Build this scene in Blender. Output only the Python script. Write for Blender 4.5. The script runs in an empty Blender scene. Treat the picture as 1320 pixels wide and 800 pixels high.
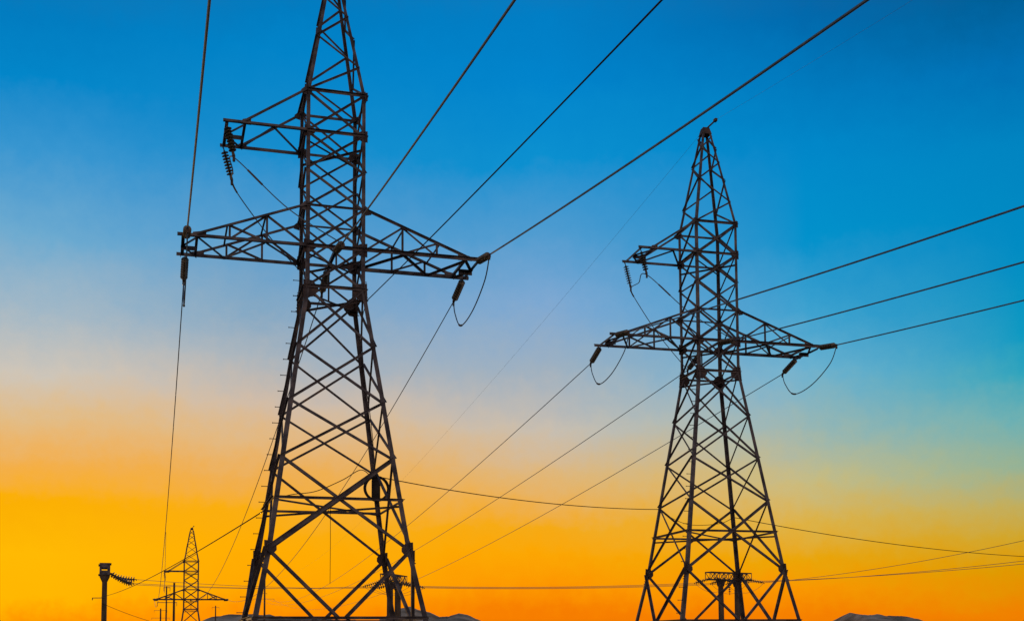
import bpy, bmesh, math, random
from mathutils import Vector as V, Matrix, Quaternion
random.seed(7)
rad = math.radians
sc = bpy.context.scene
C = sc.collection

# ------------------------------------------------------------------ camera
EYE = 1.6
PITCH, ROLL = 0.0783, 0.0068
cp, sp, cr, sr = math.cos(PITCH), math.sin(PITCH), math.cos(ROLL), math.sin(ROLL)
cam_d = bpy.data.cameras.new('camera')
cam = bpy.data.objects.new('camera', cam_d)
C.objects.link(cam)
right = V((cr, sr*sp, -sr*cp)); up = V((sr, -cr*sp, cr*cp)); fwd = V((0, cp, sp))
cam.matrix_world = Matrix(((right.x, up.x, -fwd.x, 0), (right.y, up.y, -fwd.y, 0),
                           (right.z, up.z, -fwd.z, EYE), (0, 0, 0, 1)))
cam_d.sensor_width = 36
cam_d.lens = 1537.7/1320*36
cam_d.shift_y = (708.2-400)/1320
cam_d.clip_start = 0.1
cam_d.clip_end = 20000
sc.camera = cam

# ------------------------------------------------------------------ sky
SUN_AZ, SUN_EL = -24.0, 1.0          # azimuth from +Y towards +X
w = bpy.data.worlds.new('World'); sc.world = w; w.use_nodes = True
nt = w.node_tree; N = nt.nodes; L = nt.links
N.clear()
def nd(t, **k):
    n = N.new(t)
    for a, b in k.items(): setattr(n, a, b)
    return n
def mth(op, a, b=None, clamp=False):
    n = nd('ShaderNodeMath', operation=op, use_clamp=clamp)
    for i, v in enumerate((a, b)):
        if v is None: continue
        if isinstance(v, (int, float)): n.inputs[i].default_value = v
        else: L.new(v, n.inputs[i])
    return n.outputs[0]
def s2l(c):
    c /= 255.0
    return c/12.92 if c <= .04045 else ((c+.055)/1.055)**2.4
# colours of the dusk sky by elevation (degrees), for the sunset side, the middle and the far right
def el(x, y):
    v = fwd + right*((x-660)/1537.7) - up*((y-708.2)/1537.7)
    return math.degrees(math.asin(v.normalized().z))
SKYX = {'left': 60, 'lmid': 330, 'mid': 710, 'rmid': 1052, 'right': 1250, 'back': 660}
SKY = {
 'left':  [(900,(240,120,2)),(812,(250,132,0)),(790,(255,153,0)),(765,(255,182,1)),(710,(255,185,2)),(650,(251,175,2)),(600,(243,175,75)),(540,(226,188,134)),(480,(206,197,184)),(400,(163,184,198)),(300,(108,170,208)),(200,(56,150,208)),(100,(1,134,201)),(14,(0,124,192)),(-200,(40,100,150))],
 'mid':   [(900,(235,105,4)),(790,(247,126,0)),(755,(253,150,0)),(715,(252,166,2)),(680,(245,170,22)),(610,(225,182,118)),(550,(200,190,176)),(480,(158,176,192)),(400,(125,168,210)),(310,(80,156,208)),(200,(10,144,208)),(100,(0,132,204)),(14,(0,126,197)),(-200,(40,98,150))],
 'lmid':  [(900,(238,112,3)),(812,(248,126,0)),(790,(255,146,0)),(760,(255,166,1)),(704,(255,173,2)),(650,(250,174,16)),(610,(240,174,78)),(560,(226,184,130)),(520,(210,188,166)),(460,(170,180,188)),(400,(132,168,196)),(300,(84,156,206)),(200,(22,141,205)),(60,(0,131,200)),(14,(0,124,192)),(-200,(40,100,150))],
 'rmid':  [(900,(230,100,5)),(790,(246,130,0)),(757,(249,152,1)),(715,(234,166,6)),(670,(222,178,68)),(620,(200,188,130)),(550,(152,182,180)),(480,(110,178,208)),(400,(62,162,208)),(304,(1,146,204)),(200,(0,136,202)),(100,(0,122,190)),(14,(0,106,174)),(-200,(40,90,135))],
 'right': [(900,(225,95,6)),(790,(240,128,0)),(730,(220,155,1)),(690,(208,166,44)),(650,(192,174,95)),(600,(150,178,148)),(540,(108,176,178)),(490,(52,166,188)),(440,(14,154,194)),(320,(0,139,195)),(200,(0,132,193)),(100,(0,112,180)),(14,(0,95,152)),(-200,(40,80,120))],
 'back':  [(900,(225,182,150)),(760,(275,218,184)),(600,(280,230,208)),(400,(246,218,210)),(200,(190,182,186)),(0,(140,140,150)),(-400,(86,98,116))],  # unseen sky behind the camera, made brighter and warmer to light towers and hills
}
geo = nd('ShaderNodeTexCoord')
sep = nd('ShaderNodeSeparateXYZ'); L.new(geo.outputs['Generated'], sep.inputs[0])
# thin uneven haze: broad drifts, long flat streaks and a fine mottle
def noise(scale, detail, stretch=None):
    n = nd('ShaderNodeTexNoise'); n.inputs['Scale'].default_value = scale; n.inputs['Detail'].default_value = detail; n.inputs['Roughness'].default_value = .62
    if stretch:
        mp = nd('ShaderNodeMapping'); mp.inputs['Scale'].default_value = stretch
        L.new(geo.outputs['Generated'], mp.inputs[0]); L.new(mp.outputs[0], n.inputs['Vector'])
    else: L.new(geo.outputs['Generated'], n.inputs['Vector'])
    return mth('SUBTRACT', n.outputs['Fac'], .5)
elev = mth('MULTIPLY', mth('ARCSINE', sep.outputs['Z']), 180/math.pi)
elev = mth('ADD', elev, mth('MULTIPLY', noise(7, 7), 2.4))
elev = mth('ADD', elev, mth('MULTIPLY', noise(3, 5, (1, 1, 9)), 1.0))
elev = mth('ADD', elev, mth('MULTIPLY', noise(70, 4), 1.3))
E0, E1 = -4.0, 42.0
fac = mth('DIVIDE', mth('SUBTRACT', elev, E0), E1-E0, clamp=True)
def ramp(key):
    r = nd('ShaderNodeValToRGB'); e = r.color_ramp.elements
    pts = sorted((((el(SKYX[key], y)-E0)/(E1-E0)), c) for y, c in SKY[key])
    while len(e) < len(pts): e.new(.5)
    for i, (p, c) in enumerate(pts):
        e[i].position = min(max(p, 0), 1); e[i].color = (s2l(c[0]), s2l(c[1]), s2l(c[2]), 1)
    L.new(fac, r.inputs[0]); return r.outputs[0]
az = mth('MULTIPLY', mth('ARCTAN2', sep.outputs['X'], sep.outputs['Y']), 180/math.pi)
def step(a, b):
    m = nd('ShaderNodeMapRange', interpolation_type='LINEAR')
    L.new(az, m.inputs[0]); m.inputs[1].default_value = a; m.inputs[2].default_value = b
    return m.outputs[0]
def mix(f, a, b):
    m = nd('ShaderNodeMix', data_type='RGBA'); L.new(f, m.inputs[0]); L.new(a, m.inputs[6]); L.new(b, m.inputs[7]); return m.outputs[2]
col = ramp('left')
for a0_, a1_, key in ((-21.3, -12.1, 'lmid'), (-12.1, 1.9, 'mid'), (1.9, 14.3, 'rmid'), (13.5, 23.5, 'right')):
    col = mix(step(a0_, a1_), col, ramp(key))
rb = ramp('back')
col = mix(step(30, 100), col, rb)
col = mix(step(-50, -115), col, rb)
bg1 = nd('ShaderNodeBackground'); L.new(col, bg1.inputs[0]); bg1.inputs[1].default_value = 1.0
sky = nd('ShaderNodeTexSky', sky_type='NISHITA', sun_disc=False)
sky.sun_elevation = rad(SUN_EL); sky.sun_rotation = rad(SUN_AZ)
bg2 = nd('ShaderNodeBackground'); L.new(sky.outputs[0], bg2.inputs[0]); bg2.inputs[1].default_value = 0.0004
add = nd('ShaderNodeAddShader'); L.new(bg1.outputs[0], add.inputs[0]); L.new(bg2.outputs[0], add.inputs[1])
out = nd('ShaderNodeOutputWorld'); L.new(add.outputs[0], out.inputs[0])

# ------------------------------------------------------------------ sun (low, behind the towers on the left)
sd = bpy.data.lights.new('sun', 'SUN'); sd.energy = 0.12; sd.angle = rad(3); sd.color = (1, .62, .28)
so = bpy.data.objects.new('sun', sd); C.objects.link(so)
a, e_ = rad(SUN_AZ), rad(SUN_EL)
so.rotation_mode = 'QUATERNION'
so.rotation_quaternion = V((math.sin(a)*math.cos(e_), math.cos(a)*math.cos(e_), math.sin(e_))).to_track_quat('Z', 'Y')

vs = sc.view_settings
vs.view_transform = 'Standard'; vs.look = 'None'; vs.gamma = 1; vs.exposure = 0; vs.use_curve_mapping = False

# ------------------------------------------------------------------ materials
def material(name, c1, c2, scale=6, rough=.6, metal=0.0, bump=0.0, detail=6, c3=None, coords='Object', stretch=None):
    m = bpy.data.materials.new(name); m.use_nodes = True
    t = m.node_tree; b = t.nodes['Principled BSDF']
    tc = t.nodes.new('ShaderNodeTexCoord')
    n = t.nodes.new('ShaderNodeTexNoise'); n.inputs['Scale'].default_value = scale; n.inputs['Detail'].default_value = detail
    if stretch:
        mp = t.nodes.new('ShaderNodeMapping'); mp.inputs['Scale'].default_value = stretch
        t.links.new(tc.outputs[coords], mp.inputs[0]); t.links.new(mp.outputs[0], n.inputs['Vector'])
    else:
        t.links.new(tc.outputs[coords], n.inputs['Vector'])
    r = t.nodes.new('ShaderNodeValToRGB'); e = r.color_ramp.elements
    e[0].position, e[1].position = .38, .62
    e[0].color = (*c1, 1); e[1].color = (*c2, 1)
    if c3: x = e.new(.72); x.color = (*c3, 1)
    t.links.new(n.outputs['Fac'], r.inputs[0]); t.links.new(r.outputs[0], b.inputs['Base Color'])
    b.inputs['Specular IOR Level'].default_value = .5 if rough < .5 else .12
    b.inputs['Roughness'].default_value = rough; b.inputs['Metallic'].default_value = metal
    if bump:
        bp = t.nodes.new('ShaderNodeBump'); bp.inputs['Strength'].default_value = bump; bp.inputs['Distance'].default_value = .02
        t.links.new(n.outputs['Fac'], bp.inputs['Height']); t.links.new(bp.outputs[0], b.inputs['Normal'])
    return m
M = {}
M['steel'] = material('weathered_steel', (.046, .044, .052), (.125, .118, .126), 3.2, .55, .2, c3=(.20, .135, .09))
M['plate'] = material('rusty_plate', (.05, .042, .044), (.095, .074, .068), 5, .75)
M['cable'] = material('aluminium_cable', (.07, .12, .17), (.12, .18, .24), 3, .5, .5)
M['sheath'] = material('black_cable_sheath', (.02, .02, .02), (.035, .033, .03), 3, .9)
M['glass'] = material('insulator_glass', (.045, .042, .03), (.085, .078, .05), 8, .25)
M['fitting'] = material('zinc_fitting', (.06, .05, .045), (.10, .08, .065), 9, .8, 0)
M['concrete'] = material('pole_concrete', (.055, .042, .03), (.10, .078, .055), 3, .95, bump=.3, stretch=(1, 1, .3))
M['wood'] = material('pole_wood', (.06, .04, .025), (.10, .065, .04), 4, .85, stretch=(4, 4, .3))
M['ground'] = material('dry_steppe', (.09, .075, .05), (.17, .14, .10), .25, .95, bump=.4, detail=10, c3=(.55, .55, .56))
M['hill'] = material('hill_slope', (.19, .14, .085), (.46, .36, .255), .02, .95, detail=14, c3=(.72, .62, .51))

# ------------------------------------------------------------------ mesh helpers
def obj(name, bm, mat, parent=None, smooth=False):
    me = bpy.data.meshes.new(name)
    bmesh.ops.recalc_face_normals(bm, faces=bm.faces[:])
    bm.to_mesh(me); bm.free()
    if smooth:
        for p in me.polygons: p.use_smooth = True
    me.materials.append(mat)
    o = bpy.data.objects.new(name, me); C.objects.link(o)
    if parent: o.parent = parent
    return o
def tag(o, label, cat, group=None):
    o['label'] = label; o['category'] = cat
    if group: o['group'] = group
    return o
def thing(name, label, cat, loc=(0, 0, 0), rz=0, group=None):
    o = bpy.data.objects.new(name, None); C.objects.link(o); o.empty_display_size = .3
    o.location = loc; o.rotation_euler = (0, 0, rz)
    return tag(o, label, cat, group)
def dup(o, parent=None, skip=()):
    c = o.copy(); C.objects.link(c)
    if parent: c.parent = parent
    for ch in o.children:
        if ch.name.split('.')[0] not in skip: dup(ch, c, skip)
    return c
def loft(bm, rings, caps=True):
    vv = [[bm.verts.new(p) for p in r] for r in rings]
    n = len(vv[0])
    for a, b in zip(vv, vv[1:]):
        for i in range(n): bm.faces.new((a[i], a[(i+1) % n], b[(i+1) % n], b[i]))
    if caps:
        bm.faces.new(vv[0]); bm.faces.new(vv[-1][::-1])
def angle_bar(bm, p, q, n, size, off=0.0, side=1, t=.010):
    """rolled L-section from p to q: one flange flat in the plane whose normal is n, the other standing on its edge along side*n"""
    p, q, n = V(p), V(q), V(n).normalized()
    ax = (q-p).normalized(); n = (n-ax*n.dot(ax)).normalized(); b = ax.cross(n)
    h = size/2
    prof = [(-h, 0), (h, 0), (h, t), (-h+t, t), (-h+t, size*.85), (-h, size*.85)]
    if side < 0: prof = [(u, -v) for u, v in prof]
    rings = [[c + b*u + n*(v+off) for u, v in prof] for c in (p, q)]
    loft(bm, rings)
def box(bm, c, dx, dy, dz, rot=None):
    c = V(c); m = Matrix.Diagonal((dx, dy, dz, 1))
    if rot is not None: m = rot.to_4x4() @ m
    bmesh.ops.create_cube(bm, size=1, matrix=Matrix.Translation(c) @ m)
def tube(bm, pts, r, n=6, caps=True):
    pts = [V(p) for p in pts]; rings = []
    rs = r if isinstance(r, (list, tuple)) else [r]*len(pts)
    prev = None
    for i, p in enumerate(pts):
        d = (pts[min(i+1, len(pts)-1)] - pts[max(i-1, 0)]).normalized()
        if prev is None:
            a = d.cross(V((0, 0, 1)));  a = d.cross(V((1, 0, 0))) if a.length < .05 else a
            a.normalize()
        else:
            a = (prev - d*prev.dot(d)).normalized()
        prev = a; b = d.cross(a)
        rings.append([p + (a*math.cos(2*math.pi*k/n) + b*math.sin(2*math.pi*k/n))*rs[i] for k in range(n)])
    loft(bm, rings, caps)
def lathe(bm, prof, n=14):
    rings = [[V((r*math.cos(2*math.pi*k/n), r*math.sin(2*math.pi*k/n), z)) for k in range(n)] for r, z in prof]
    loft(bm, rings)
def BM(): return bmesh.new()
def one(name, mat, parent, fn, smooth=False):
    bm = BM(); fn(bm); return obj(name, bm, mat, parent, smooth)

# ------------------------------------------------------------------ terrain
def gz(x, y):
    r = math.hypot(x, y)
    t = min(max((r-60)/60, 0), 1); t = t*t*(3-2*t)
    return -5.45*t
def terrain():
    bm = BM(); rings = []
    rr_ = [0.01, 5, 10, 20, 30, 40, 50, 60, 65, 70, 75, 80, 85, 90, 95, 100, 105, 110, 115, 120, 140, 180, 260, 400, 700, 1200, 2500, 5000, 9000]
    for r in rr_:
        rings.append([V((r*math.cos(k*math.pi/48), r*math.sin(k*math.pi/48), gz(r, 0))) for k in range(96)])
    loft(bm, rings, caps=False)
    o = obj('ground', bm, M['ground'], smooth=True); o['kind'] = 'structure'
terrain()
def hill(prof, D, depth, seed):
    """a ridge at distance D (its skyline given as azimuth offset / height above the plain), with its own depth and rough slopes"""
    from mathutils import noise
    bm = BM(); xs = [p[0] for p in prof]; x0, x1 = xs[0], xs[-1]; nu, nv = 150, 44
    def h(x):
        for (a, ha), (b, hb) in zip(prof, prof[1:]):
            if a <= x <= b: return ha + (hb-ha)*(x-a)/(b-a)
        return 0
    grid = []
    for j in range(nv+1):
        v = j/nv*2-1; row = []
        for i in range(nu+1):
            x = x0 + (x1-x0)*i/nu
            s = max(0, 1-abs(v)**1.25)
            p = V((x*.02, v*depth*.02, seed))
            spur = noise.fractal(p, 1.0, 2.0, 6)*.16 + abs(noise.noise(V((x*.03, v*1.3, seed+9))))*.22
            z = h(x)*s*(1 - spur*(1-s)*2.2) + noise.noise(V((x*.09, v*7, seed)))*1.5*s + noise.noise(V((x*.3, v*16, seed+3)))*.7*s
            row.append(bm.verts.new((x, D + v*depth, z-7)))
        grid.append(row)
    for j in range(nv):
        for i in range(nu): bm.faces.new((grid[j][i], grid[j][i+1], grid[j+1][i+1], grid[j+1][i]))
    o = obj('hill', bm, M['hill'], smooth=True); o['kind'] = 'structure'
def hp(D, pts): return [((x-660)/1537.7*D, (829-y)/1537.7*D + EYE + 7) for x, y in pts]
hill(hp(1500, [(205, 829), (245, 803), (265, 798), (280, 792), (293, 789.5), (330, 789), (352, 791), (378, 793), (400, 795), (430, 796.5), (455, 797), (480, 800), (505, 815), (530, 829)]), 1500, 330, 1)
hill(hp(1900, [(440, 829), (470, 806), (500, 792), (515, 783), (527, 780.5), (541, 785), (553, 788), (566, 794), (578, 793.5), (590, 790), (601, 791), (612, 796), (625, 803), (645, 815), (670, 829)]), 1900, 380, 2)
hill(hp(1600, [(20, 829), (50, 806), (64, 799), (76, 796.5), (90, 800), (110, 812), (130, 829)]), 1600, 220, 3)
hill(hp(2300, [(1040, 829), (1074, 806), (1086, 797), (1094, 792.5), (1105, 794.5), (1118, 795.5), (1128, 794.5), (1140, 796.5), (1163, 797), (1176, 801), (1196, 812), (1225, 829)]), 2300, 400, 4)

# ------------------------------------------------------------------ lattice tower
W = 1.6
Z = dict(P0=16.585, P1=15.45, P4=13.381, P5=12.267, P6=11.163, n1=9.547, n2=8.001, n3=6.467, R=5.364, J=4.047, K=2.275)
Z['m'] = (Z['P1']+Z['P4'])/2
WJ, WK = 3.70, 4.42
CAPZ, CAPW = 20.25, .30
A_LOW, A_UP = 3.32, 2.2
def wid(z):
    if z > Z['P0']: return W + (CAPW-W)*(z-Z['P0'])/(CAPZ-Z['P0'])
    if z >= Z['P6']: return W
    if z >= Z['J']: return W + (WJ-W)*(Z['P6']-z)/(Z['P6']-Z['J'])
    return WJ + (WK-WJ)*(Z['J']-z)/(Z['J']-Z['K'])
def node(sx, sy, z):
    if isinstance(z, str): z = Z[z]
    h = wid(z)/2; return V((sx*h, sy*h, z))
FACES = [((-1, -1), (1, -1), V((0, -1, 0))), ((1, 1), (-1, 1), V((0, 1, 0))),
         ((1, -1), (1, 1), V((1, 0, 0))), ((-1, 1), (-1, -1), V((-1, 0, 0)))]
def face_n(n, z0, z1):
    if z1 <= Z['P6']+.01:
        k = (WK-W)/2/(Z['P6']-Z['K']); return (n + V((0, 0, k))).normalized()
    return n
def build_tower(label, loc, rz, step_leg):
    T = thing('lattice_tower', label, 'power pylon', loc, rz, 'steel lattice power pylons')
    st = M['steel']
    # legs
    for sx in (-1, 1):
        for sy in (-1, 1):
            bm = BM(); rings = []
            for z, s in ((0.1, .15), (Z['K'], .135), (Z['J'], .128), (Z['n2'], .12), (Z['P6'], .11), (Z['P5'], .105), (Z['P0'], .095), (CAPZ, .075)):
                c = node(sx, sy, z); t = .012
                prof = [(0, 0), (s, 0), (s, t), (t, t), (t, s), (0, s)]
                rings.append([c + V((-sx*u, -sy*v, 0)) for u, v in prof])
            loft(bm, rings); leg = obj('leg', bm, st, T)
            one('footing', M['concrete'], T, lambda b: box(b, node(sx, sy, 0)+V((-sx*.05, -sy*.05, -.3)), .7, .7, 1.1))
            # bolted splices
            for zz in (Z['P6']-.02, Z['J']-.1):
                for k in range(7):
                    z = zz + .26 - k*.085; c = node(sx, sy, z)
                    one('bolt', M['fitting'], T, lambda b: tube(b, [c+V((-sx*.03, -sy*.07, 0)), c+V((sx*.055, -sy*.07, 0))], .013, 6))
    # crossed braces
    panels = [('K', 'J', .10, 'k'), ('J', 'n3', .075, 'x'), ('n3', 'n2', .062, 'x'), ('n2', 'n1', .062, 'x'), ('n1', 'P6', .062, 'x'),
              ('P6', 'P5', .06, 'x'), ('P5', 'P4', .06, 'x'), ('P4', 'm', .058, 'x'), ('m', 'P1', .058, 'x'), ('P1', 'P0', .06, 'x')]
    for za, zb, s, kind in panels:
        for A, B, n in FACES:
            nn = face_n(n, Z[za], Z[zb])
            if kind == 'x':
                a0, b0, a1, b1 = node(*A, za), node(*B, za), node(*A, zb), node(*B, zb)
                d = (b0-a0).normalized()*.03
                heavy = .105 if za == 'J' and n.y < 0 else s
                one('brace', st, T, lambda b: angle_bar(b, a0+d, b1-d, nn, heavy, .003, 1))
                one('brace', st, T, lambda b: angle_bar(b, b0-d, a1+d, nn, s, -.042, -1))
            else:
                mid = (node(*A, za)+node(*B, za))/2
                d = (node(*B, za)-mid).normalized()*.09
                one('brace', st, T, lambda b: angle_bar(b, mid-d, node(*A, zb), nn, s, .003, 1))
                one('brace', st, T, lambda b: angle_bar(b, mid+d, node(*B, zb), nn, s, .003, 1))
    for A, B, n in FACES:                        # foot panel under the base ring
        mid = (node(*A, 'K')+node(*B, 'K'))/2; d = (node(*B, 'K')-mid).normalized()*.1
        nn = face_n(n, 0, 2)
        one('brace', st, T, lambda b: angle_bar(b, mid-d-V((0, 0, .05)), node(*A, .35), nn, .1, .003, 1))
        one('brace', st, T, lambda b: angle_bar(b, mid+d-V((0, 0, .05)), node(*B, .35), nn, .1, .003, 1))
    # horizontals, with cross ties in plan at some levels
    for lv, s in (('P0', .08), ('P1', .075), ('P4', .055), ('P5', .09), ('P6', .08), ('R', .07), ('K', .075)):
        for A, B, n in FACES:
            a, b_ = node(*A, lv), node(*B, lv)
            one('strut', st, T, lambda b: angle_bar(b, a, b_, n, s, .016, 1))
        if lv in ('P1', 'P5', 'P6', 'R'):
            dz = V((0, 0, .03))
            one('brace', st, T, lambda b: angle_bar(b, node(-1, -1, lv)*.98+dz, node(1, 1, lv)*.98+dz, (0, 0, 1), .06, 0, 1))
            one('brace', st, T, lambda b: angle_bar(b, node(-1, 1, lv)*.98-dz, node(1, -1, lv)*.98-dz, (0, 0, 1), .06, 0, -1))
    # short hangers in the waist panel
    for sy in (-1, 1):
        zc = (Z['P5']+Z['P6'])/2
        one('hanger', st, T, lambda b: angle_bar(b, (0.02, sy*W/2, Z['P5']-.05), (0.02, sy*W/2, zc if sy < 0 else Z['P6']+.05), (0, 1, 0), .05, -.06*sy, -1))
    # gusset plates
    def plate(c, n, tdir, w_, h_, off):
        bm = BM(); n = V(n); t = V(tdir)
        u = V((0, 0, 1)); u = (u - n*u.dot(n)).normalized()
        pr = [(-.06, -h_*.5), (w_*.55, -h_*.42), (w_, -h_*.12), (w_, h_*.12), (w_*.55, h_*.45), (-.06, h_*.5)]
        loft(bm, [[c + t*x + u*y + n*o_ for x, y in pr] for o_ in (off, off-.01)])
        return obj('gusset_plate', bm, M['plate'], T)
    for lv, w_, h_ in (('P0', .15, .24), ('P1', .23, .32), ('P4', .13, .2), ('P5', .27, .38), ('P6', .34, .54), ('J', .25, .42)):
        for A, B, n in FACES:
            d = (node(*B, lv)-node(*A, lv)).normalized()
            nn = face_n(n, Z[lv], Z[lv])
            plate(node(*A, lv)-V((0, 0, .06 if lv == 'P6' else 0)), nn, d, w_, h_, -.014)
            plate(node(*B, lv)-V((0, 0, .06 if lv == 'P6' else 0)), nn, -d, w_, h_, -.014)
    # peak
    pk = obj('peak', (lambda b: (loft(b, [[V((x*CAPW*.62, y*CAPW*.62, CAPZ-.1)) for x, y in ((-1, -1), (1, -1), (1, 1), (-1, 1))],
                                          [V((x*CAPW*.40, y*CAPW*.40, CAPZ+.16)) for x, y in ((-1, -1), (1, -1), (1, 1), (-1, 1))]]), b)[1])(BM()), M['plate'], T)
    lv = [Z['P0'] + (CAPZ-Z['P0'])*f for f in (0, .235, .47, .66, .81, .95)]
    zig = {0: 0, 1: 1, 2: 0, 3: 0}
    for fi, (A, B, n) in enumerate(FACES):
        for i in range(5):
            s0 = (i + (0, 0, 0, 1)[fi]) % 2
            p = node(*(A if s0 == 0 else B), lv[i]); q = node(*(B if s0 == 0 else A), lv[i+1])
            one('brace', st, pk, lambda b: angle_bar(b, p, q, n, .055, .003, 1))
    one('clamp', M['fitting'], pk, lambda b: (tube(b, [(.05, -.08, CAPZ+.15), (.22, -.5, CAPZ+.3)], .03, 6), box(b, (.21, -.46, CAPZ+.3), .1, .16, .1)))
    # crossarms
    def crossarm(s, A_, zb, zt, ftop, ups, low):
        x0 = s*W/2; X = lambda f: x0 + s*A_*f
        bm = BM()
        for sy in (-1, 1):
            y = sy*W/2; n = V((0, sy, 0))
            angle_bar(bm, (x0, y, zb), (X(1), y, zb), n, .095, .028, 1)
            angle_bar(bm, (x0, y, zt), (X(ftop), y, zb+.05), n, .07, .028, 1)
            # tip gusset
            loft(bm, [[V((X(ftop-.07), y+sy*o_, zb-.05)), V((X(ftop+.05), y+sy*o_, zb-.05)), V((X(ftop+.03), y+sy*o_, zb+.09)), V((X(ftop-.07), y+sy*o_, zb+.15))] for o_ in (.024, .014)])
            # root gusset on the leg
            loft(bm, [[V((x0, y+sy*o_, zt-.16)), V((x0+s*.16, y+sy*o_, zt-.12)), V((x0+s*.16, y+sy*o_, zt-.03)), V((x0, y+sy*o_, zt+.12))] for o_ in (.024, .014)])
        # tip frame
        angle_bar(bm, (X(ftop), -W/2, zb-.02), (X(ftop), W/2, zb-.02), (0, 0, 1), .07, 0, 1)
        angle_bar(bm, (X(.955), -W/2, zb-.03), (X(.955), W/2, zb-.03), (0, 0, 1), .09, 0, -1)
        for sy in (-1, 1):
            angle_bar(bm, (X(ftop), sy*W/2, zb-.035), (X(.955), 0, zb-.035), (0, 0, 1), .07, 0, -1)
        angle_bar(bm, (X(ftop), 0, zb-.05), (X(.97), 0, zb-.05), (0, 0, 1), .14, 0, -1)
        arm = obj('crossarm', bm, st, T)
        zc = lambda f: zt + (zb+.05-zt)*f/ftop
        for sy in (-1, 1):
            n = V((0, sy, 0)); y = sy*W/2
            br = lambda p, q, s_=.055, o_=.012: one('brace', st, arm, lambda b: angle_bar(b, p, q, n, s_, o_, -1))
            for f in ups: br((X(f), y, zb), (X(f), y, zc(f)))
            fs = [0]+list(ups)
            if low:
                br((X(0), y, zb), (X(fs[1]), y, zc(fs[1])), .055, -.005)
                br((X(fs[1]), y, zb), (X(fs[2]), y, zc(fs[2])), .055, -.005)
                br((X(fs[1]*1.0), y, zc(fs[1])), (X(fs[2]), y, zb), .05, -.02)
        k = [0, .32, .62, ftop] if low else [0, .40, ftop]
        for i in range(len(k)-1):                       # plan bracing between the two bottom chords
            s0 = 1 if i % 2 == 0 else -1
            one('brace', st, arm, lambda b: angle_bar(b, (X(k[i]), s0*W/2, zb-.015), (X(k[i+1]), -s0*W/2, zb-.015), (0, 0, 1), .07, 0, -1))
        if low:
            for f in (.32, .62):
                one('brace', st, arm, lambda b: angle_bar(b, (X(f), -W/2, zc(f)), (X(f), W/2, zc(f)), (0, 0, 1), .05, 0, -1))
        return arm
    crossarm(-1, A_LOW, Z['P5'], Z['P4'], .85, (.31, .60), True)
    crossarm(1, A_LOW, Z['P5'], Z['P4'], .85, (.31, .60), True)
    crossarm(-1, A_UP, Z['P1'], Z['P0'], .74, (.74,), False)
    # beam through the body for the middle phase
    one('centre_beam', st, T, lambda b: angle_bar(b, (0, -W/2-.1, Z['P5']-.06), (0, W/2+.1, Z['P5']-.06), (0, 0, 1), .12, 0, -1))
    # step bolts up one leg
    sx, sy = step_leg
    z = 1.2
    while z < Z['P5']:
        c = node(sx, sy, z)
        one('step_bolt', M['fitting'], T, lambda b: (tube(b, [c+V((0, -sy*.05, 0)), c+V((sx*.17, -sy*.05, 0))], .011, 6), tube(b, [c+V((sx*.155, -sy*.05, 0)), c+V((sx*.17, -sy*.05, 0))], .02, 6)))
        z += .44
    return T

T1 = (V((-4.9266, 32.2232, 0)), .2885)
T2 = (V((7.225, 42.6676, .06)), .2551)
T3 = (V((-36.38, 135, -5.45)), .265)
tower_near = build_tower('nearest steel lattice pylon, tip cut off by picture top, black cable coil on its leg', *T1, (-1, 1))
tower_right = build_tower('large steel lattice pylon on the right with its whole pointed peak showing', *T2, (-1, -1))
far = dup(tower_right, None, skip=('bolt', 'step_bolt', 'gusset_plate'))
far.location = T3[0]; far.rotation_euler = (0, 0, T3[1])
far['label'] = 'small distant steel lattice pylon left of the nearest pylon, seen above the hills'
def tl(T, p):
    c, s = math.cos(T[1]), math.sin(T[1]); p = V(p)
    return V((c*p.x - s*p.y, s*p.x + c*p.y, p.z)) + T[0]

# ------------------------------------------------------------------ insulators and wires
def disc_mesh(r, key={}):
    if r not in key:
        bm = BM(); k = r/.127
        lathe(bm, [(q*k, z*k) for q, z in [(.03, -.055), (.035, -.02), (.05, -.012), (.1, .004), (.127, .022), (.123, .034), (.095, .024), (.076, .036), (.05, .026), (.03, .04), (.02, .07)]], 16)
        me_o = obj('insulator_disc', bm, M['glass'], None, True)
        key[r] = me_o.data; bpy.data.objects.remove(me_o)
    return key[r]
def string(label, S, E, n, r=.104, group='tension insulator strings', sag=0.0):
    """insulator string from the hook S to the wire clamp E; returns E"""
    S, E = V(S), V(E); d = E-S; Ln = d.length
    o = bpy.data.objects.new('insulator_string', None); C.objects.link(o); o.empty_display_size = .2
    tag(o, label, 'insulator', group); o.location = S
    pos = lambda t: d*t - V((0, 0, 4*sag*t*(1-t)))
    one('rod', M['fitting'], o, lambda b: tube(b, [pos(k/12) for k in range(13)], .016, 6))
    a, e = .10/Ln, 1-.16/Ln
    for k in range(n):
        t = a + (e-a)*(k+.5)/n
        g = bpy.data.objects.new('disc', disc_mesh(r)); C.objects.link(g); g.parent = o
        g.location = pos(t); g.rotation_mode = 'QUATERNION'
        g.rotation_quaternion = (pos(t+.02)-pos(t-.02)).to_track_quat('Z', 'Y')
    one('clamp', M['fitting'], o, lambda b: (tube(b, [pos(1-.15/Ln), pos(1-.02/Ln)], [.035, .045], 8), box(b, pos(1)-V((0, 0, .05)), .06, .06, .16)))
    return E
def sagline(S, E, sag, n=40):
    S, E = V(S), V(E)
    return [S + (E-S)*(k/n) - V((0, 0, 4*sag*(k/n)*(1-k/n))) for k in range(n+1)]
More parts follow.
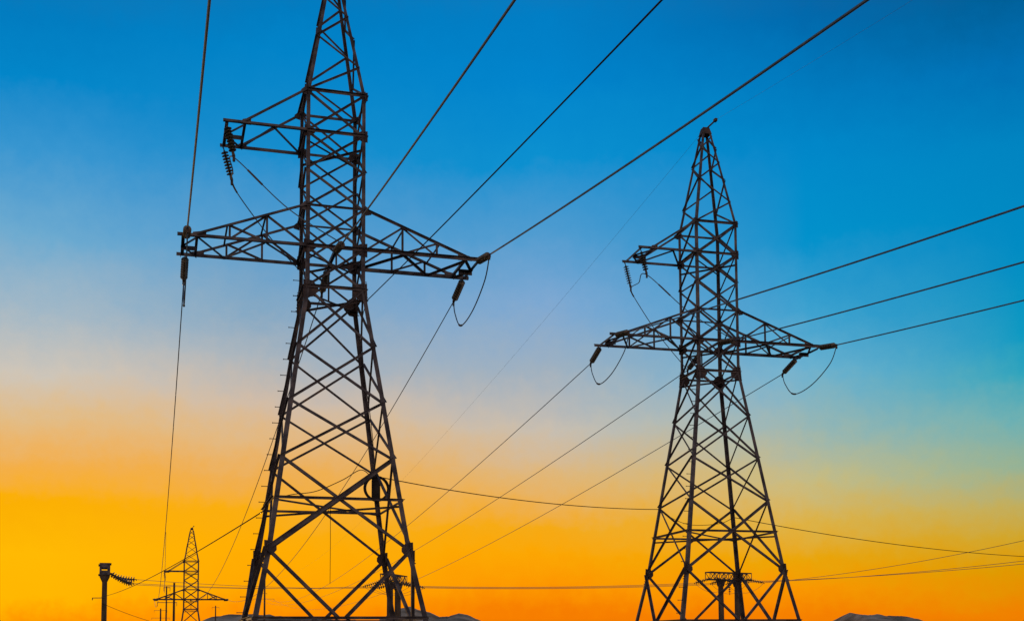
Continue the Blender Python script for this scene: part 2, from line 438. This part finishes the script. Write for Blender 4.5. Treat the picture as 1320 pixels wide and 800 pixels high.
def wire(name, label, pts, r, cat='power line', group=None, mat='cable', n=6):
    org = V(pts[0]); bm = BM(); tube(bm, [V(p)-org for p in pts], r, n)
    o = obj(name, bm, M[mat], None, True); o.location = org
    return tag(o, label, cat, group)
def smooth_path(P, n=10):
    P = [V(p) for p in P]; out = []
    for i in range(len(P)-1):
        p0, p1, p2, p3 = P[max(i-1, 0)], P[i], P[i+1], P[min(i+2, len(P)-1)]
        for k in range(n):
            t = k/n
            out.append(.5*((2*p1) + (p2-p0)*t + (2*p0-5*p1+4*p2-p3)*t*t + (3*p1-p0-3*p2+p3)*t**3))
    return out + [P[-1]]
def near_line(S, az, m, L=210, dist=75, n=60):
    d = V((math.sin(rad(az)), -math.cos(rad(az)), 0)); pts = []
    for k in range(n+1):
        s = dist*k/n
        pts.append(V(S) + d*s + V((0, 0, -m*s + m*s*s/L)))
    return pts
zb = Z['P5']
PH = [('left', -W/2-.93*A_LOW), ('middle', 0.0), ('right', W/2+.95*A_LOW)]
sides = {1: ('nearest pylon', 'nearest pylon on the left'), 2: ('right-hand pylon', 'right-hand pylon')}
WR = .018
def dress(idx, T, near_az, near_m, far_end, far_sag, who, rw):
    ends = {}
    for nm, x in PH:
        place = {'left': 'left lower arm tip', 'middle': 'middle of the body', 'right': 'right lower arm tip'}[nm]
        zz = zb - (.05 if nm != 'middle' else .1)
        S = tl(T, (x, -W/2-.04, zz))
        d = V((math.sin(rad(near_az[nm])), -math.cos(rad(near_az[nm])), -.16)).normalized()
        En = string(f'insulator string pointing at the viewer from {place} of {who}', S, S+d*1.2, 8)
        S2 = tl(T, (x, W/2+.04, zz))
        dirf = (V(far_end[nm])-S2); dirf.z = 0; dirf.normalize()
        Ef = string(f'insulator string slanting down and away from {place} of {who}', S2, S2 + (dirf + V((0, 0, -.30))).normalized()*1.2, 8)
        ends[nm] = (En, Ef)
        wire('conductor', f'thick conductor rising towards the viewer from {place} of {who}', near_line(En, near_az[nm], near_m[nm]), rw*1.2, group='overhead conductors')
        wire('conductor', f'conductor running down into the distance from {place} of {who}', sagline(Ef, far_end[nm], far_sag[nm]), rw*.85, group='overhead conductors')
        if nm != 'middle':
            mid = (En+Ef)/2
            P = [En+V((0, 0, -.05)), En.lerp(Ef, .12)+V((0, 0, -.55)), En.lerp(Ef, .45)+V((0, 0, -.98)), En.lerp(Ef, .78)+V((0, 0, -1.0)), En.lerp(Ef, .95)+V((0, 0, -.45)), Ef]
            path = smooth_path(P)
            j = wire('jumper_cable', f'drooping jumper loop under {place} of {who}', path, .018, 'cable', 'jumper loops')
            k = len(path)//2+4
            one('sleeve', M['fitting'], j, lambda b: tube(b, [path[k]-path[0], path[k+1]-path[0], path[k+2]-path[0], path[k+3]-path[0]], .032, 8))
    # hanging strings under the short upper arm carry the middle jumper round the body
    xs = -W/2-.96*A_UP
    Hn = string(f'dark disc string hanging under near corner of upper arm, {who}', tl(T, (xs, -W/2, Z['P1']-.06)), tl(T, (xs+.2, -W/2-.05, Z['P1']-.98)), 8, .105, 'hanging insulator strings')
    Hf = string(f'dark disc string hanging under far corner of upper arm, {who}', tl(T, (xs, W/2, Z['P1']-.06)), tl(T, (xs+.25, W/2+.1, Z['P1']-.95)), 8, .105, 'hanging insulator strings')
    En, Ef = ends['middle']
    a = Hn.lerp(En, .5) + V((0, 0, -.22)); b = Hf.lerp(Ef, .5) + V((0, 0, -.25))
    path = smooth_path([En, a, Hn+V((0, 0, -.02)), Hn.lerp(Hf, .5)+V((0, 0, -.06)), Hf+V((0, 0, -.04)), Hf.lerp(Ef, .12)+V((0, 0, -.2)), b, Ef], 12)
    j = wire('jumper_cable', f'long jumper cable looping round the body below the upper arm, {who}', path, .016, 'cable', 'jumper loops')
    one('sleeve', M['fitting'], j, lambda q: tube(q, [path[i]-path[0] for i in range(49, 57)], .026, 8))
    one('sleeve', M['fitting'], j, lambda q: tube(q, [path[i]-path[0] for i in range(17, 21)], .026, 8))
    return ends
t3end = {nm: tl(T3, (x, -W/2-1.2, zb-.1)) for nm, x in PH}
T4 = V((-62.3, 300, 0))
e4 = {'left': V((-62.8, 300, 13.8)), 'middle': V((-63.8, 300, 13.05)), 'right': V((-60.1, 300, 13.05))}
who1, who2 = 'nearest pylon', 'right-hand pylon'
ends1 = dress(1, T1, {'left': 16.4, 'middle': 16.0, 'right': 16.6}, {'left': .145, 'middle': .142, 'right': .148}, t3end, {'left': 3.9, 'middle': 2.9, 'right': 3.0}, who1, WR)
dress(2, T2, {'left': 16.4, 'middle': 16.0, 'right': 15.5}, {'left': .147, 'middle': .134, 'right': .123}, e4, {'left': 4.3, 'middle': 4.3, 'right': 5.3}, who2, WR)
# the small tower's strings
for nm, x in PH:
    place = {'left': 'left arm tip', 'middle': 'body', 'right': 'right arm tip'}[nm]
    string(f'tiny insulator string at the {place} of the small distant pylon', tl(T3, (x, -W/2-.04, zb-.05)), t3end[nm], 8, .13)
string('tiny hanging insulator string under the upper arm of the small distant pylon', tl(T3, (-W/2-.96*A_UP, -W/2, Z['P1']-.06)), tl(T3, (-W/2-.96*A_UP+.1, -W/2, Z['P1']-1.0)), 8, .13, 'hanging insulator strings')
# earth wires of the right-hand pylon, and a thin wire on to the small tower
pk = tl(T2, (.2, -.46, CAPZ+.3))
wire('earth_wire', 'very thin earth wire rising right from the peak of the pylon on the right', near_line(pk, 17.0, .155), .003, 'wire')
wire('earth_wire', 'very thin earth wire sloping left from the peak of the pylon on the right', sagline(tl(T2, (0, .1, CAPZ+.15)), (-62.37, 300, 18.5), 5.2, 60), .004, 'wire')
wire('thin_wire', 'thin wire tapped off the steep left conductor down to the small pylon\'s upper arm', sagline(sagline(ends1['left'][1], t3end['left'], 3.9)[11]+V((.03, 0, 0)), tl(T3, (-W/2-.95*A_UP, -W/2, Z['P1']-1.0)), 2.2), .011, 'wire')

# ------------------------------------------------------------------ optical cable on the two towers
clampR = tl(T1, (W/2+.08, -W/2, Z['P6']-.25))
wire('optical_cable', 'thin dark cable rising overhead from the waist of the nearest pylon towards the viewer', near_line(clampR, 17.4, .10), .013, 'cable', 'optical cables', 'sheath')
coilc = tl(T1, node(1, 1, 6.05)+V((-.06, -.14, 0)))
wire('optical_cable', 'cable clipped down a right leg of the nearest pylon to the coil', smooth_path([clampR, tl(T1, node(1, .2, 10.6)), tl(T1, node(1, 1, 9.6)+V((.03, .03, 0))), tl(T1, node(1, 1, 8)+V((.03, -.1, 0))), tl(T1, node(1, 1, 7)+V((.03, .03, 0))), coilc+V((0, 0, .3))]), .011, 'cable', 'optical cables', 'sheath')
ct = thing('cable_coil', 'round coil of black spare cable round a splice box on the nearest pylon', 'cable coil', coilc, T1[1]+.2)
bm = BM()
for k in range(5):
    rr_ = .35+.02*math.sin(k*2.3); ph = k*.7
    pts = [V((rr_*math.cos(t*math.pi/18+ph)*1.02, -.02-.022*k+.01*math.sin(t*.5+k), rr_*math.sin(t*math.pi/18+ph)*(.97+.02*math.sin(k)))) for t in range(37)]
    tube(bm, pts, .022, 6, False)
obj('loops', bm, M['sheath'], ct, True)
one('splice_box', M['sheath'], ct, lambda b: lathe(b, [(.03, -.32), (.11, -.31), (.125, -.26), (.125, .24), (.10, .30), (.03, .32)], 14), True)
for a in (-1, 1): one('bracket', M['fitting'], ct, lambda b: box(b, (0, .02, a*.3), .1, .06, .05))
legL = tl(T1, node(-1, 1, 5.38)); legL2 = tl(T1, node(-1, -1, 5.75))
T2L = tl(T2, node(-1, 1, 6.43)); T2R = tl(T2, node(1, 1, 6.2))
wire('optical_cable', 'slack cable drooping inside the nearest pylon from coil to left leg', smooth_path([coilc+V((-.1, 0, .3)), coilc+V((-.4, -.2, .52)), tl(T1, (.45, .9, 6.2)), tl(T1, (-.3, .8, 5.85)), tl(T1, (-1.0, .7, 5.72)), tl(T1, node(-1, .6, 5.55)), legL]), .012, 'cable', 'optical cables', 'sheath')
wire('optical_cable', 'long thin cable strung across the sky between the two large pylons', sagline(coilc+V((.15, 0, .33)), T2L, .22), .014, 'cable', 'optical cables', 'sheath')
wire('optical_cable', 'slack cable drooping inside the pylon on the right', smooth_path([T2L, tl(T2, node(-.55, .8, 6.0)), tl(T2, node(-.1, .8, 5.85)), tl(T2, node(.6, .9, 5.95)), T2R]), .011, 'cable', 'optical cables', 'sheath')
wire('optical_cable', 'thin cable sloping down to the right edge from the pylon on the right', sagline(T2R, (33, 62, 5.85), .55), .014, 'cable', 'optical cables', 'sheath')
hb = tl(T1, (0, 0, Z['R']))
wire('hanging_wire', 'thin wire hanging straight down from the middle ring of the nearest pylon', [hb, hb+V((.005, 0, -1.0)), hb+V((0, 0, -2.12))], .008, 'wire', None, 'sheath')

# ------------------------------------------------------------------ concrete portals of the lower line behind
def beam_lattice(bm, Lb, h, wd):
    for sx in (-1, 1):
        for z in (0, h):
            angle_bar(bm, (-Lb/2, sx*wd/2, z), (Lb/2, sx*wd/2, z), (0, sx, 0), .13, 0, 1)
    k = max(3, int(Lb/.65)); X = [-Lb/2 + Lb*i/k for i in range(k+1)]
    for i in range(k+1):
        for sx in (-1, 1): angle_bar(bm, (X[i], sx*wd/2, 0), (X[i], sx*wd/2, h), (0, sx, 0), .06, .02*sx*0, -1)
        for z in (0, h): angle_bar(bm, (X[i], -wd/2, z), (X[i], wd/2, z), (0, 0, 1), .06, .003, 1)
    for i in range(k):
        for sx in (-1, 1):
            a, b = (0, h) if i % 2 else (h, 0)
            angle_bar(bm, (X[i], sx*wd/2, a), (X[i+1], sx*wd/2, b), (0, sx, 0), .08, -.02, -1)
def portal(label, c, rz, ztop, sep, Lb, r, h=.62, wd=.8, solid=False):
    z0 = gz(c[0], c[1])
    T = thing('concrete_portal', label, 'portal support', (c[0], c[1], z0), rz, 'concrete portal supports')
    H = ztop - z0
    for s in (-1, 1):
        one('pole', M['concrete'], T, lambda b: tube(b, [(s*sep/2, 0, -.6), (s*sep/2, 0, H*.5), (s*sep/2, 0, H-h-.05)], [r*1.25, r*1.12, r], 16), True)
        one('pole_head', M['concrete'] if solid else M['plate'], T, lambda b: (box(b, (s*sep/2, 0, H-h-.14), r*2.6, wd*.95, .16), loft(b, [[V((s*sep/2+x*r*.9, y*r*.9, H-h-.75)) for x, y in ((-1,-1),(1,-1),(1,1),(-1,1))], [V((s*sep/2+x*r*1.2, y*wd*.46, H-h-.22)) for x, y in ((-1,-1),(1,-1),(1,1),(-1,1))]])))
    bm = BM(); beam_lattice(bm, Lb, h, wd)
    if solid:       # steel end plate with an opening through which the sky shows
        for sx in (-1, 1):
            x = sx*(Lb/2+.03)
            for (y, z, dy, dz) in ((0, h*.86, wd, h*.45), (0, h*.1, wd, h*.45), (-wd*.37, h*.48, wd*.26, h*.34), (wd*.40, h*.48, wd*.2, h*.34)):
                box(bm, (x, y, z), .04-.004*abs(y), dy, dz)
    o = obj('beam', bm, M['steel'], T); o.location = (0, 0, H-h)
    return T
def rot(rz, p): c, s = math.cos(rz), math.sin(rz); return V((c*p[0]-s*p[1], s*p[0]+c*p[1], p[2]))
P1c, P2c, P3c = V((-39.85, 116.5, 0)), V((-13.4, 135, 0)), V((24.35, 134, 0))
# beams point roughly away from the viewer at the first portal and turn more broadside along the line
b1, b2, b3 = rad(90+18.9), rad(90-14), rad(34)
portal('leftmost concrete portal, its boxy beam seen end-on, disc strings on the right', P1c, b1, 9.55, 2.6, 3.4, .235, .95, .98, True)
portal('concrete portal framed by the lower right legs of the nearest pylon', P2c, b2, 9.4, 2.6, 6.4, .34, .9, .95)
portal('concrete portal with broad lattice beam seen through the base of the right-hand pylon', P3c, b3, 9.35, 2.5, 6.4, .29, .8, .8)
ld = (P2c-P1c).normalized(); le = (P3c-P2c).normalized()
def at(c, rz, k, y, z): return V((c.x, c.y, 0)) + rot(rz, (k, y, 0)) + V((0, 0, z))
ks = (-2.4, 0, 2.4)
nmk = ('nearest', 'middle', 'farthest')
S1 = []; 
for k, nm, dz, ln in zip((-1.5, 0, 1.4), nmk, (-1.15, -.95, -.50), (2.0, 2.2, 2.5)):
    S = at(P1c, b1, k, -.5, 8.72); E_ = S + V((ln*.94, ln*.34, dz))
    S1.append(string(f'{nm} drooping disc string beside the boxy beam of the leftmost portal', S, E_, 9, .29, 'portal insulator strings', .14))
S2l, S2r, S3l, S3r = [], [], [], []
for k, nm in zip(ks, nmk):
    S = at(P2c, b2, k, .42, 8.8); S2l.append(string(f'{nm} left-hand disc string of the portal framed by the nearest pylon', S, S+V((-2.2, -.6-.2*k, -.75)), 9, .21, 'portal insulator strings', .08))
    S = at(P2c, b2, k, -.42, 8.8); S2r.append(string(f'{nm} right-hand disc string of the portal framed by the nearest pylon', S, S+V((2.3, -.1, -.75)), 9, .21, 'portal insulator strings', .08))
    S = at(P3c, b3, k, .37, 8.75); S3l.append(string(f'{nm} left-hand disc string of the portal behind the right-hand pylon', S, S+V((-1.8, .1, -.55)), 9, .21, 'portal insulator strings', .05))
    S = at(P3c, b3, k, -.37, 8.75); S3r.append(string(f'{nm} right-hand disc string of the portal behind the right-hand pylon', S, S+V((1.9, -.4, -.5)), 9, .21, 'portal insulator strings', .05))
S = at(P3c, b3, .1, 0, 8.6); hang = string('upright disc string hanging under the portal beam behind the right-hand pylon', S, S+V((0, 0, -1.6)), 6, .2, 'portal insulator strings')
far_r = [V((62, 92, 10.0)), V((60, 96, 10.5)), V((58, 100, 13.6))]
for i, nm in enumerate(nmk):
    wire('distribution_wire', f'{nm} low wire from the leftmost portal to the portal at the nearest pylon', sagline(S1[i], S2l[i], .30), .022, 'power line', 'lower line wires')
    wire('distribution_wire', f'{nm} low wire between the portals behind the two large pylons', sagline(S2r[i], S3l[i], .28), .024, 'power line', 'lower line wires')
    wire('distribution_wire', f'{["lowest", "middle", "steepest, uppermost"][i]} low wire leaving the right-hand portal for the right picture edge', sagline(S3r[i], far_r[i], [.8, .8, 1.0][i]), .024, 'power line', 'lower line wires')
    wire('jumper_cable', f'{nm} thin drooping jumper under the portal framed by the nearest pylon', sagline(S2l[i], S2r[i], .9, 16), .018, 'cable', 'jumper loops')
    wire('jumper_cable', f'{nm} thin drooping jumper under the portal behind the right-hand pylon', sagline(S3l[i], S3r[i], 1.1, 16) if i != 1 else smooth_path([S3l[i], S3l[i].lerp(hang, .5)+V((0, 0, -.3)), hang, hang.lerp(S3r[i], .5)+V((0, 0, -.3)), S3r[i]]), .018, 'cable', 'jumper loops')
# the optical cable lands on the leftmost portal's pole on a small bracket
pc = V((-39.9, 114.9, 0))
bkt = tag(one('cable_bracket', M['fitting'], None, lambda b: (box(b, (0, 0, 0), 1.15, .08, .07), box(b, (-.55, 0, -.1), .06, .08, .22))), 'small steel cable bracket clamped across the pole of the leftmost portal', 'bracket')
bkt.location = (pc.x, pc.y, 6.25)
wire('optical_cable', 'cable sloping down left from the nearest pylon to the leftmost portal\'s pole', sagline(legL+V((.06, -.05, 0)), V((pc.x+.3, pc.y, 6.35)), .4), .017, 'cable', 'optical cables', 'sheath')
wire('optical_cable', 'short cable sagging down right from the leftmost portal\'s pole', sagline(V((pc.x+.35, pc.y, 5.75)), V((-24, 112, 2.6)), .9), .022, 'cable', 'optical cables', 'sheath')

# ------------------------------------------------------------------ small distant poles
def pole(name, label, x, y, top, r, arms, mat, cat='utility pole', group='distant poles'):
    z0 = gz(x, y); T = thing(name, label, cat, (x, y, z0), .2, group); H = top-z0
    one('shaft', M[mat], T, lambda b: tube(b, [(0, 0, -.5), (0, 0, H*.6), (0, 0, H)], [r*1.2, r*1.1, r*.85], 12), True)
    for z, xa, xb in arms:
        one('crossarm', M['steel'], T, lambda b: (box(b, ((xa+xb)/2, 0, z-z0), xb-xa, .07, .08), [box(b, (q, 0, z-z0-.25), .05, .05, .5) for q in (xa+.05, xb-.05)]))
    return T
pole('concrete_pole', 'far pole with short crossarms seen just inside the nearest pylon\'s left leg', T4.x, T4.y, 18.5, .22, [(13.2, -2.9, 2.4), (14.6, -1.0, .6)], 'concrete')
pole('wooden_pole', 'plain dark wooden pole just left of the small distant pylon', -35.45, 125, 8.2, .12, [], 'wood')
pole('concrete_pole', 'thin pole with a wide T crossarm left of the plain dark wooden pole', -46.4, 160, 9.6, .10, [(7.4, -1.2, 1.4), (9.4, -.4, .5)], 'concrete')
pole('concrete_pole', 'short faint pole on the hill edge right of the small distant pylon', -74.6, 300, 11.6, .16, [(11.2, -.9, .9)], 'concrete')
pole('concrete_pole', 'low far pole with three stubby arms, under the small pylon\'s left crossarm', -88.4, 300, 11.0, .2, [(10.5, -1.6, 1.6), (8.6, -2.2, 2.2), (6.8, -1.6, 1.6)], 'concrete')
